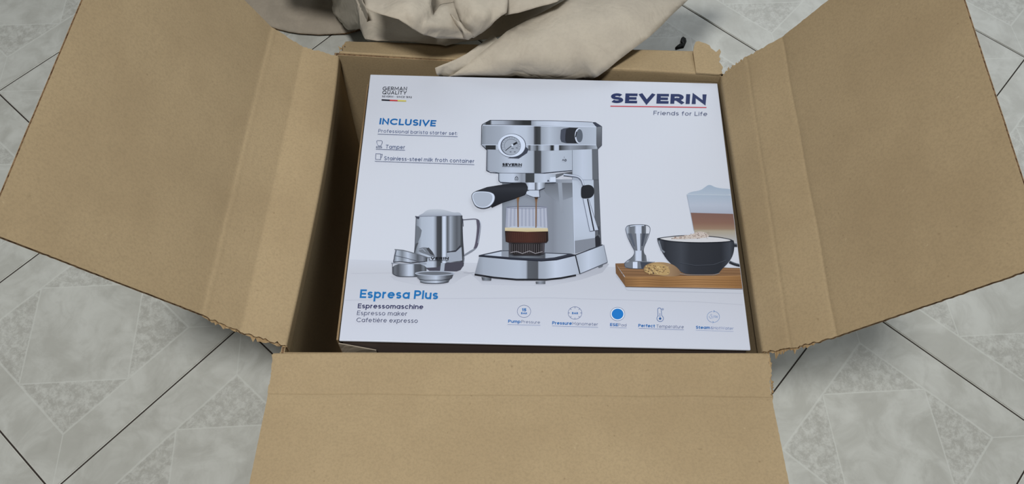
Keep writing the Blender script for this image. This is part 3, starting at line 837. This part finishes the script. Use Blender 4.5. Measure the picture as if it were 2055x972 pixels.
for x0, x1, y1 in ((462, 464, 405), (617, 615, 410)):
    a.poly([(x0 - 13, 152), (x0 + 13, 152), (x0 + 6, 200), (x1 + 5, y1), (x1 - 5, y1), (x0 - 6, 200)], (134, 104, 80)); a.stroke([(x0, 154), (x1, y1)], 3, (92, 66, 50))
a.build('coffee_glass_picture')

# milk jug, filter baskets
a = Art(*C4); a.lay = 1
a.grad([(120, 790), (430, 800), (520, 740), (900, 740), (960, 765), (860, 800), (760, 870), (420, 885), (160, 830)], [(740, (178, 183, 197)), (885, (193, 198, 213))], 1)
a.stroke([(870, 755), (920, 760), (985, 756)], 3, (110, 114, 130)); a.up()
a.grad(sm([(380, 178), (450, 150), (485, 118), (525, 103), (640, 102), (720, 122), (770, 138), (830, 132), (856, 165), (850, 180)]), [(100, (190, 198, 212)), (150, (168, 177, 194)), (180, (150, 158, 176))], 1)
a.grad([(385, 180), (620, 172), (856, 168), (868, 440), (876, 620), (866, 690), (840, 728), (800, 742), (520, 736), (430, 700), (364, 560), (375, 470)],
       GS((364, 90), (384, 130), (410, 160), (440, 186), (560, 196), (585, 150), (600, 70), (645, 62), (655, 196), (672, 224), (690, 190), (700, 96), (715, 110), (735, 172), (770, 120), (800, 92), (830, 110), (852, 60), (876, 70)))
a.up().poly([(384, 270), (410, 280), (442, 320), (430, 380), (405, 440), (380, 480)], g3(118)); a.poly([(382, 455), (410, 445), (395, 480), (368, 560), (366, 520)], g3(80))
a.poly(sm([(395, 520), (440, 495), (500, 495), (540, 520), (585, 590), (560, 600), (500, 570), (430, 550)]), g3(124)); a.up().poly([(488, 505), (515, 497), (550, 540), (570, 580), (530, 565)], g3(70)); a.stroke([(400, 525), (450, 510), (480, 540)], 5, g3(180))
a.poly([(690, 655), (862, 640), (866, 690), (838, 728), (800, 742), (520, 736), (480, 705), (600, 700)], (70, 70, 84)); a.poly([(640, 655), (680, 655), (672, 738), (630, 738)], g3(176)); a.poly([(700, 540), (790, 525), (840, 470), (840, 490), (795, 538), (700, 548)], (46, 48, 60)); a.poly([(700, 552), (790, 542), (850, 490), (858, 630), (700, 650)], g3(168))
a.stroke([(376, 176), (384, 190), (372, 480), (364, 560)], 5, (60, 64, 80)); a.poly([(374, 172), (420, 178), (412, 205), (392, 198)], (60, 64, 80)); a.stroke([(384, 178), (620, 173), (856, 168)], 4, (120, 126, 144)); a.stroke([(856, 168), (862, 400), (878, 610), (868, 690)], 6, (60, 62, 76))
a.stroke(smo([(860, 212), (930, 206), (1000, 202), (1030, 218), (1046, 250), (1040, 340), (1022, 450), (1005, 500), (960, 535), (878, 582)]), 9, (92, 94, 110))
a.poly(sm([(1000, 202), (1030, 215), (1048, 245), (1042, 340), (1024, 460), (1006, 502), (968, 515), (985, 480), (1000, 400), (1010, 290), (1004, 235)]), (86, 84, 102)); a.poly([(1006, 502), (960, 540), (880, 586), (882, 565), (940, 528), (970, 512)], g3(140)); a.up().stroke([(1036, 222), (1044, 255), (1036, 345), (1018, 450)], 5, g3(190)); a.stroke([(874, 585), (872, 655)], 6, g3(140)); a.stroke([(862, 200), (868, 280)], 7, (60, 62, 76))
text(a, 'VERIN', (532, 623), (718, 623), (534, 594), (22, 24, 32), .26, .13); a.stroke([(512, 601), (528, 601)], 7, (22, 24, 32)); a.stroke([(512, 618), (528, 618)], 7, (22, 24, 32)); a.stroke([(512, 632), (716, 632)], 4, (22, 24, 32))
a.build('milk_jug_picture')
a = Art(*C4); a.lay = 6
a.grad(sm([(140, 660), (490, 662), (490, 770), (460, 792), (220, 796), (170, 785), (142, 765)]), GS((140, 70), (165, 110), (200, 84), (260, 150), (310, 206), (345, 196), (370, 90), (430, 76), (460, 120), (490, 60)))
a.up().stroke([(128, 656), (250, 664), (490, 662)], 9, g3(150)); a.stroke(smo([(142, 765), (180, 790), (240, 797), (460, 793)]), 6, (40, 44, 56)); a.stroke([(140, 660), (142, 765)], 5, (50, 54, 68))
a.grad([(170, 520), (340, 545), (500, 600), (498, 640), (400, 652), (230, 640), (150, 645), (158, 585)], GS((150, 90), (190, 186), (240, 130), (300, 200), (350, 150), (400, 90), (450, 140), (500, 50)))
a.up().stroke([(163, 517), (250, 525), (400, 565), (520, 605)], 9, g3(110)); a.stroke([(165, 580), (260, 600), (390, 635)], 5, (60, 64, 80)); a.stroke([(180, 524), (150, 640)], 6, (50, 54, 68)); a.stroke([(150, 648), (210, 640), (330, 655), (480, 640)], 7, (44, 48, 60))
a.build('filter_basket_picture')
a = Art(*C4); a.lay = 9
a.grad([(390, 776), (765, 776), (752, 812), (732, 822), (716, 850), (640, 864), (480, 864), (430, 852), (414, 822), (398, 812)], GS((390, 90), (430, 120), (520, 170), (590, 200), (640, 150), (700, 90), (765, 70)))
a.up().ell(576, 762, 204, 24, g3(150)); a.up().ell(576, 762, 170, 16, g3(112)); a.ring(576, 762, 200, 22, 5, g3(205)); a.stroke([(414, 822), (480, 832), (640, 832), (735, 820)], 5, (40, 44, 56)); a.stroke(smo([(425, 850), (480, 866), (640, 866), (718, 850)]), 6, (40, 44, 56))
a.build('filter_lid_picture')

# board with tamper, biscuit, cup and latte glass
a = Art(*C5); a.lay = 1
a.grad(sm([(690, 158), (720, 138), (800, 126), (835, 100), (870, 77), (925, 108), (1060, 116), (1060, 165), (700, 166)]), [(77, (156, 174, 198)), (166, (172, 186, 206))], 1)
a.grad([(694, 162), (1060, 165), (1070, 312), (720, 300)], [(160, (164, 180, 202)), (240, (176, 186, 206)), (305, (166, 174, 194))], 1)
a.up().stroke([(690, 158), (860, 160), (1060, 164)], 4, (190, 202, 218)); a.grad([(722, 300), (1080, 310), (1080, 440), (748, 438)], [(300, (120, 90, 84)), (380, (130, 98, 86)), (425, (146, 122, 104)), (440, (158, 146, 130))], 1)
a.grad([(748, 436), (1090, 440), (1100, 540), (768, 500)], [(436, (164, 154, 136)), (540, (176, 180, 190))], 1); a.stroke([(694, 162), (722, 300), (748, 440)], 3, (150, 160, 180))
a.build('latte_glass_picture')
a = Art(*C5); a.lay = 4
a.grad([(180, 800), (210, 876), (1180, 892), (1180, 930), (230, 905), (140, 790)], [(790, (180, 184, 198)), (930, (196, 202, 217))], 1)
a.up().grad([(136, 696), (350, 690), (1125, 736), (1135, 800), (215, 804)], [(690, (118, 88, 62)), (740, (138, 104, 74)), (804, (124, 92, 64))], 1)
a.grad([(206, 802), (420, 800), (700, 795), (1135, 792), (1145, 892), (700, 884), (214, 876)], [(206, (128, 94, 60)), (330, (156, 116, 74)), (500, (142, 104, 64)), (760, (160, 120, 78)), (1000, (150, 110, 68)), (1145, (138, 100, 62))])
a.poly([(136, 696), (206, 802), (214, 876), (140, 772)], (112, 82, 56)); a.up()
for y, c in ((715, (98, 72, 50)), (735, (104, 76, 52)), (756, (96, 70, 48)), (778, (106, 78, 54))): a.stroke([(150 + (y - 700) * .5, y), (500, y + 8), (1130, y + 18)], 3, c)
for y in (822, 840, 858): a.stroke([(214, y), (380, y - 3), (520, y + 6), (760, y), (1140, y + 8)], 2.5, (118, 84, 52))
a.stroke([(206, 803), (500, 800), (1135, 793)], 4, (176, 136, 92)); a.stroke([(214, 878), (700, 888), (1145, 896)], 5, (84, 66, 56))
a.build('board_picture')
a = Art(*C5); a.lay = 6
a.grad(sm([(214, 425), (222, 405), (250, 394), (370, 393), (402, 406), (409, 432), (396, 485), (362, 565), (356, 600), (368, 632), (440, 678), (446, 690), (385, 735), (300, 738), (212, 730), (203, 692), (270, 648), (290, 605), (264, 562), (226, 485)]),
       GS((203, 90), (225, 190), (250, 110), (285, 120), (300, 214), (335, 206), (345, 80), (375, 110), (395, 196), (440, 90)))
a.up().poly([(230, 462), (398, 462), (362, 560), (350, 596), (292, 596), (266, 560)], g3(112)); a.poly([(298, 462), (330, 462), (330, 596), (308, 596)], g3(206)); a.poly([(345, 462), (372, 462), (350, 560), (338, 560)], (64, 70, 84)); a.poly([(240, 462), (262, 462), (290, 560), (278, 566)], (84, 92, 108))
a.poly([(204, 690), (300, 676), (440, 684), (385, 735), (300, 738), (212, 730)], g3(120)); a.poly([(272, 684), (308, 682), (308, 736), (272, 735)], g3(222)); a.poly([(330, 684), (420, 688), (380, 734), (340, 737)], (58, 64, 78))
a.up().stroke(smo([(216, 425), (224, 405), (252, 394), (370, 393), (402, 406), (409, 432), (396, 485), (362, 562)]), 4, (80, 88, 104)); a.stroke(smo([(216, 425), (228, 485), (266, 562), (291, 605), (270, 648), (204, 690), (212, 730), (300, 738), (385, 735)]), 4, (70, 78, 94)); a.stroke([(250, 406), (290, 400), (360, 400)], 6, g3(220))
a.build('tamper_picture')
a = Art(*C5); a.lay = 6
a.stroke([(1040, 552), (1120, 556)], 26, (32, 36, 46)); a.stroke(smo([(1025, 684), (1070, 704), (1130, 716)]), 22, (32, 36, 46)); a.up().stroke([(1040, 546), (1120, 548)], 5, (96, 104, 118)); a.stroke(smo([(1030, 678), (1070, 698), (1130, 708)]), 5, (96, 104, 118))
a.grad(sm([(460, 500), (480, 494), (660, 472), (880, 480), (1030, 502), (1062, 520), (1066, 560), (1056, 630), (1020, 690), (960, 748), (945, 772), (900, 782), (700, 782), (660, 770), (620, 742), (540, 672), (490, 590), (470, 540)]),
       [(460, (70, 76, 88)), (520, (36, 40, 50)), (650, (58, 63, 74)), (720, (40, 44, 54)), (960, (32, 36, 46)), (1030, (60, 66, 78)), (1066, (30, 34, 44))])
a.up().poly(sm([(470, 505), (520, 494), (660, 481), (880, 487), (1010, 505), (1045, 520), (960, 528), (760, 532), (560, 522)]), (206, 208, 216)); a.stroke([(475, 520), (495, 590), (520, 610)], 12, (120, 128, 142))
a.up().poly(sm([(560, 498), (640, 486), (740, 468), (770, 450), (810, 446), (850, 460), (872, 488), (800, 500), (700, 505), (600, 508)]), (198, 188, 184))
rr = random.Random(2)
for k in range(70):
    x = rr.uniform(570, 868); y = rr.uniform(max(452, 498 - (x - 560) * .2), 504); a.ell(x, y, rr.uniform(2, 7), rr.uniform(1.5, 3.5), rr.choice([(140, 116, 106), (112, 92, 86), (170, 152, 144)]), n=6)
a.stroke(smo([(462, 502), (560, 524), (760, 535), (960, 531), (1060, 520)]), 7, (30, 34, 44)); a.stroke([(640, 776), (700, 786), (900, 786), (950, 772)], 5, (130, 128, 132)); a.stroke([(640, 690), (760, 712), (900, 706), (1000, 670)], 4, (66, 72, 84))
a.build('coffee_cup_picture')
a = Art(*C5); a.lay = 10
a.grad(sm([(350, 740), (372, 705), (440, 685), (540, 688), (600, 712), (640, 752), (650, 775), (636, 792), (560, 800), (450, 786), (366, 772)]), [(350, (120, 94, 68)), (440, (166, 138, 98)), (560, (150, 124, 96)), (650, (126, 100, 76))])
a.up().poly(sm([(358, 742), (375, 715), (440, 697), (500, 700), (545, 720), (565, 760), (545, 792), (450, 782), (372, 768)]), (178, 150, 104))
for k in range(60):
    x = rr.uniform(370, 548); y = rr.uniform(708, 780); a.ell(x, y, rr.uniform(3, 9), rr.uniform(2, 5), rr.choice([(96, 70, 52), (214, 190, 140), (130, 100, 70), (70, 52, 44)]), n=6)
a.build('biscuit_picture')

# ------------------------------------------------------------------ wrapping paper
def paper(name, outline, inner, creases, mat, parent=None, cuts=3, smooth=2, amp=.0016, thick=.0005, freq=30, seed=0):
    """outline and inner points are photo pixels with a height; creases join points by index"""
    pts = outline + inner; n = len(outline)
    ed = [(i, (i + 1) % n) for i in range(n)] + creases
    r = delaunay_2d_cdt([Vector((p[0], p[1])) for p in pts], ed, [list(range(n))], 1, 1e-4)
    vo, fo_, orig = r[0], r[2], r[3]
    verts = []
    for v, o in zip(vo, orig):
        z = pts[o[0]][2] if o else .3
        verts.append(px(v.x, v.y, z))
    b = bmesh.new(); bv = [b.verts.new(v) for v in verts]
    for f in fo_:
        try: b.faces.new([bv[i] for i in f])
        except ValueError: pass
    bmesh.ops.subdivide_edges(b, edges=list(b.edges), cuts=cuts, use_grid_fill=True)
    bmesh.ops.triangulate(b, faces=list(b.faces))
    inn = [v for v in b.verts if not v.is_boundary]
    for _ in range(smooth): bmesh.ops.smooth_vert(b, verts=inn, factor=.5, use_axis_x=True, use_axis_y=True, use_axis_z=True)
    bmesh.ops.recalc_face_normals(b, faces=list(b.faces)); b.normal_update()
    if sum(f.normal.z for f in b.faces) < 0: bmesh.ops.reverse_faces(b, faces=list(b.faces)); b.normal_update()
    mv = []
    for v in b.verts:
        p = v.co * freq + Vector((seed, seed * .7, 0))
        h = amp * (1 - 2 * abs(noise.noise(p))) + amp * .5 * (1 - 2 * abs(noise.noise(p * 2.3)))
        mv.append(v.normal * h)
    for v, d in zip(b.verts, mv): v.co += d
    me = bpy.data.meshes.new(name); b.to_mesh(me); b.free()
    me.materials.append(mat); me.polygons.foreach_set('use_smooth', [True] * len(me.polygons))
    o = bpy.data.objects.new(name, me); COL.objects.link(o)
    md = o.modifiers.new('thickness', 'SOLIDIFY'); md.thickness = thick; md.offset = -1
    if parent is not None: attach(o, parent)
    return o

heap = empty('crumpled_paper', (0.0, 0.80, 0))
tag(heap, 'crumpled bundle of beige kraft packing paper heaped behind the carton', 'packing paper')
# shaded under layer
paper('under_fold', [(722, 56, .24), (733, 79, .276), (757, 83, .290), (798, 84, .292), (845, 85.5, .293), (884, 90, .295), (895, 94, .297), (925, 86, .290), (958, 80, .286), (990, 77, .284), (1020, 70, .280),
      (1070, 40, .270), (1130, 10, .265), (1180, -60, .24), (1150, -260, .03), (900, -330, .01), (700, -260, .01), (690, -60, .16), (718, 10, .26)],
      [(735, 22, .27), (742, 44, .266), (790, 60, .268), (830, 73, .274), (850, 50, .262), (905, 62, .265), (940, 62, .265), (1000, 30, .262), (1060, 12, .26), (860, -60, .27), (1000, -60, .26), (860, -180, .20), (1020, -180, .16), (770, -60, .25), (960, 70, .272)],
      [(19, 20), (20, 21), (21, 22)], M_PAPER, heap, amp=.0012, seed=3)
# bright folds on top
paper('left_fold', [(735, 18, .385), (765, 29, .391), (800, 40, .393), (825, 54, .386), (850, 69, .374), (875, 76, .362), (905, 77, .350), (937, 79, .342), (934, 62, .352), (916, 20, .364), (912, 6, .364), (885, 12, .358), (868, 33, .376), (864, 8, .385), (868, -30, .378), (860, -160, .26), (740, -160, .22), (733, -20, .372)],
      [(800, 8, .396), (830, 36, .396), (762, 10, .388), (857, 49, .385), (873, 66, .368), (905, 32, .366), (892, 16, .366), (820, 12, .399), (845, 56, .383), (890, 55, .374), (840, -20, .390), (782, 24, .394), (780, -40, .382), (812, 30, .396), (850, 28, .392)],
      [(21, 22), (23, 24), (18, 25), (25, 19), (31, 19), (19, 26), (20, 29)], M_PAPER, heap, amp=.0018, smooth=1, freq=22, seed=8)
paper('pocket_fold', [(855, -40, .335), (862, 12, .335), (866, 38, .335), (895, 24, .338), (920, 20, .340), (915, -40, .335)], [(880, 0, .320)], [], M_PAPER, heap, amp=.0008, seed=9)
paper('right_fold', [(906, -20, .374), (914, 14, .373), (924, 38, .368), (933, 60, .358), (940, 74, .349), (950, 75, .347), (966, 66, .354), (986, 48.5, .362), (1005, 33, .367), (1016, 27, .368), (1018.5, 8, .370), (1019, -20, .368), (1015, -170, .26), (900, -170, .26)],
      [(952, 26, .380), (962, 58, .364), (948, 4, .380), (986, 14, .374), (938, 44, .373), (960, -40, .366), (972, 40, .374)], [(14, 15), (14, 16), (18, 14)], M_PAPER, heap, amp=.0018, smooth=1, freq=22, seed=12)
paper('knot_fold', [(905, 27, .369), (918, 40, .370), (936, 60, .363), (946, 66, .359), (950, 72, .353), (940, 78.5, .350), (930, 74, .350), (929, 62, .357), (915, 48, .362)], [(932, 66, .364), (926, 54, .369)], [(9, 10)], M_PAPER, heap, amp=.0012, freq=60, smooth=1, seed=15)
paper('far_fold', [(1014, 31, .348), (1040, 26, .352), (1075, 16, .354), (1102, 9, .352), (1118, 4, .350), (1150, -20, .345), (1160, -170, .16), (1008, -170, .22), (1012, -10, .352)],
      [(1040, 6, .358), (1080, -6, .356), (1105, -6, .352), (1060, -60, .345)], [(9, 10)], M_PAPER, heap, amp=.0008, smooth=1, seed=18)
paper('added_shade_fold', [(535, -66, .19), (590, -60, .20), (640, -52, .20), (690, -36, .21), (722, -34, .26), (735, -120, .25), (700, -220, .15), (560, -220, .10), (520, -110, .15)], [(620, -90, .23), (680, -90, .24)], [(9, 10)], M_PAPER, heap, amp=.0015, seed=27)  # unseen fold, added above the frame to cast shade on the loose sheet
paper('hanging_fold', [(670, 27, .045), (684, 42, .06), (700, 60, .09), (722, 55, .14), (733, 58, .20), (738, 46, .26), (741, 24, .295), (733, 4, .30), (718, -30, .28), (690, -90, .12), (650, -80, .02), (668, 5, .04)],
      [(690, 24, .10), (712, 18, .19), (720, 40, .19), (728, 22, .25)], [(12, 13), (13, 15)], M_PAPER, heap, amp=.002, seed=22)
paper('tail_fold', [(727, 56, .13), (737, 52, .2), (748, 66, .24), (760, 82, .27), (745, 84, .25), (735, 80, .22)], [(742, 68, .245)], [], M_PAPER, heap, amp=.0012, seed=25)

# broad folded band of paper reaching into the carton
band = empty('paper_band', (0.1, 0.72, 0))
tag(band, 'broad flat band of beige kraft paper reaching diagonally over the rear rim into the carton', 'packing paper')
def bandz(x, y):
    t = (x - 1000 + (150 - y)) / 500
    return .312 + .016 * math.sin(max(0, min(1, t)) * math.pi) + (.0 if y > 0 else y * .0004)
def bp(L): return [(x, y, (bandz(x, y) if z is None else z)) for x, y, z in L]
paper('band_layer', bp([(896, 155, .288), (908, 150, .303), (935, 132, .311), (975, 99, .322), (1017, 64, .326), (1040, 51, None), (1070, 36, None), (1100, 19.5, None), (1137, -1, None), (1200, -35, None), (1330, -110, .25),
      (1490, -100, .24), (1440, -52, .27), (1381, 0, .302), (1371, 9, .304), (1345, 33, .310), (1325, 54, .314), (1300, 77, .318), (1270, 99, .320), (1240, 122, .318), (1221, 138, .312), (1200, 153, .303), (1190, 157.5, .296), (1174, 162, .286), (1030, 158, .286)]),
      bp([(1000, 120, .324), (1060, 90, .334), (1120, 60, .338), (1180, 40, .340), (1100, 120, .324), (1160, 110, .328), (1200, 80, .334), (1260, 40, .334), (1300, 10, .328), (1080, 141, .311), (1140, 140, .312), (980, 145, .309), (1230, -10, .33), (1050, 118, .326), (1020, 145, .307), (1120, 147, .305)]),
      [], M_PAPER, band, cuts=3, smooth=3, amp=.0007, freq=16, seed=31)
paper('folded_under_layer', [(873, 136, .309), (895, 127, .314), (915, 119, .317), (936, 108, .320), (990, 70, .319), (1010, 90, .318), (960, 135, .309), (930, 156, .292), (885, 155, .292), (876, 149, .302)],
      [(905, 142, .306), (930, 130, .312)], [], M_PAPER, band, cuts=3, smooth=2, amp=.0006, seed=35)

# loose sheet on the floor behind the left flap
sheet = paper('loose_sheet', [(500, -120, .012), (470, -60, .012), (486, 0, .012), (505, 28, .010), (541, 52.5, .0085), (560, 59, .008), (580, 64, .008), (600, 67, .008), (640, 69.5, .008), (690, 67, .008), (715, 61, .010), (735, 54, .012), (770, 40, .012), (780, -120, .012)],
      [(600, 40, .020), (660, 40, .021), (560, 20, .018), (640, 0, .016), (700, 20, .018)], [], M_SHEET, None, cuts=4, smooth=4, amp=.0004, thick=.0052, freq=9, seed=41)
sheet.data.materials.append(M_EDGE)
sheet.modifiers['thickness'].material_offset_rim = 1
tag(sheet, 'loose grey-brown sheet with curved dark edge lying on tiles behind the left flap', 'paper sheet')

# small black scrap on the floor behind the torn rear corner
def scrap(name, pts, z0, z1):
    b = bmesh.new(); c = sum((px(x, y, 0) for x, y in pts), Vector()) / len(pts)
    lo_ = [b.verts.new(px(x, y, 0) + V(0, 0, z0)) for x, y in pts]
    hi = [b.verts.new(c + (px(x, y, 0) - c) * .7 + V(0, 0, z1 + random.uniform(-.001, .001))) for x, y in pts]
    b.faces.new(lo_); b.faces.new(hi)
    for i in range(len(pts)):
        j = (i + 1) % len(pts); b.faces.new((lo_[i], lo_[j], hi[j], hi[i]))
    bmesh.ops.recalc_face_normals(b, faces=b.faces)
    bmesh.ops.bevel(b, geom=list(b.edges), offset=.0006, segments=1, affect='EDGES')
    me = bpy.data.meshes.new(name); b.to_mesh(me); b.free(); me.materials.append(M_BLACK)
    o = bpy.data.objects.new(name, me); COL.objects.link(o); return o
o = scrap('plastic_scrap', [(1369, 90), (1365, 84), (1367, 76), (1371, 73), (1377, 77), (1378, 84), (1375, 91), (1372, 97), (1362, 99), (1355, 101), (1354, 96), (1362, 90)], .0002, .0035)
tag(o, 'small black plastic scrap on the tiles behind the torn rear corner of the carton', 'scrap')
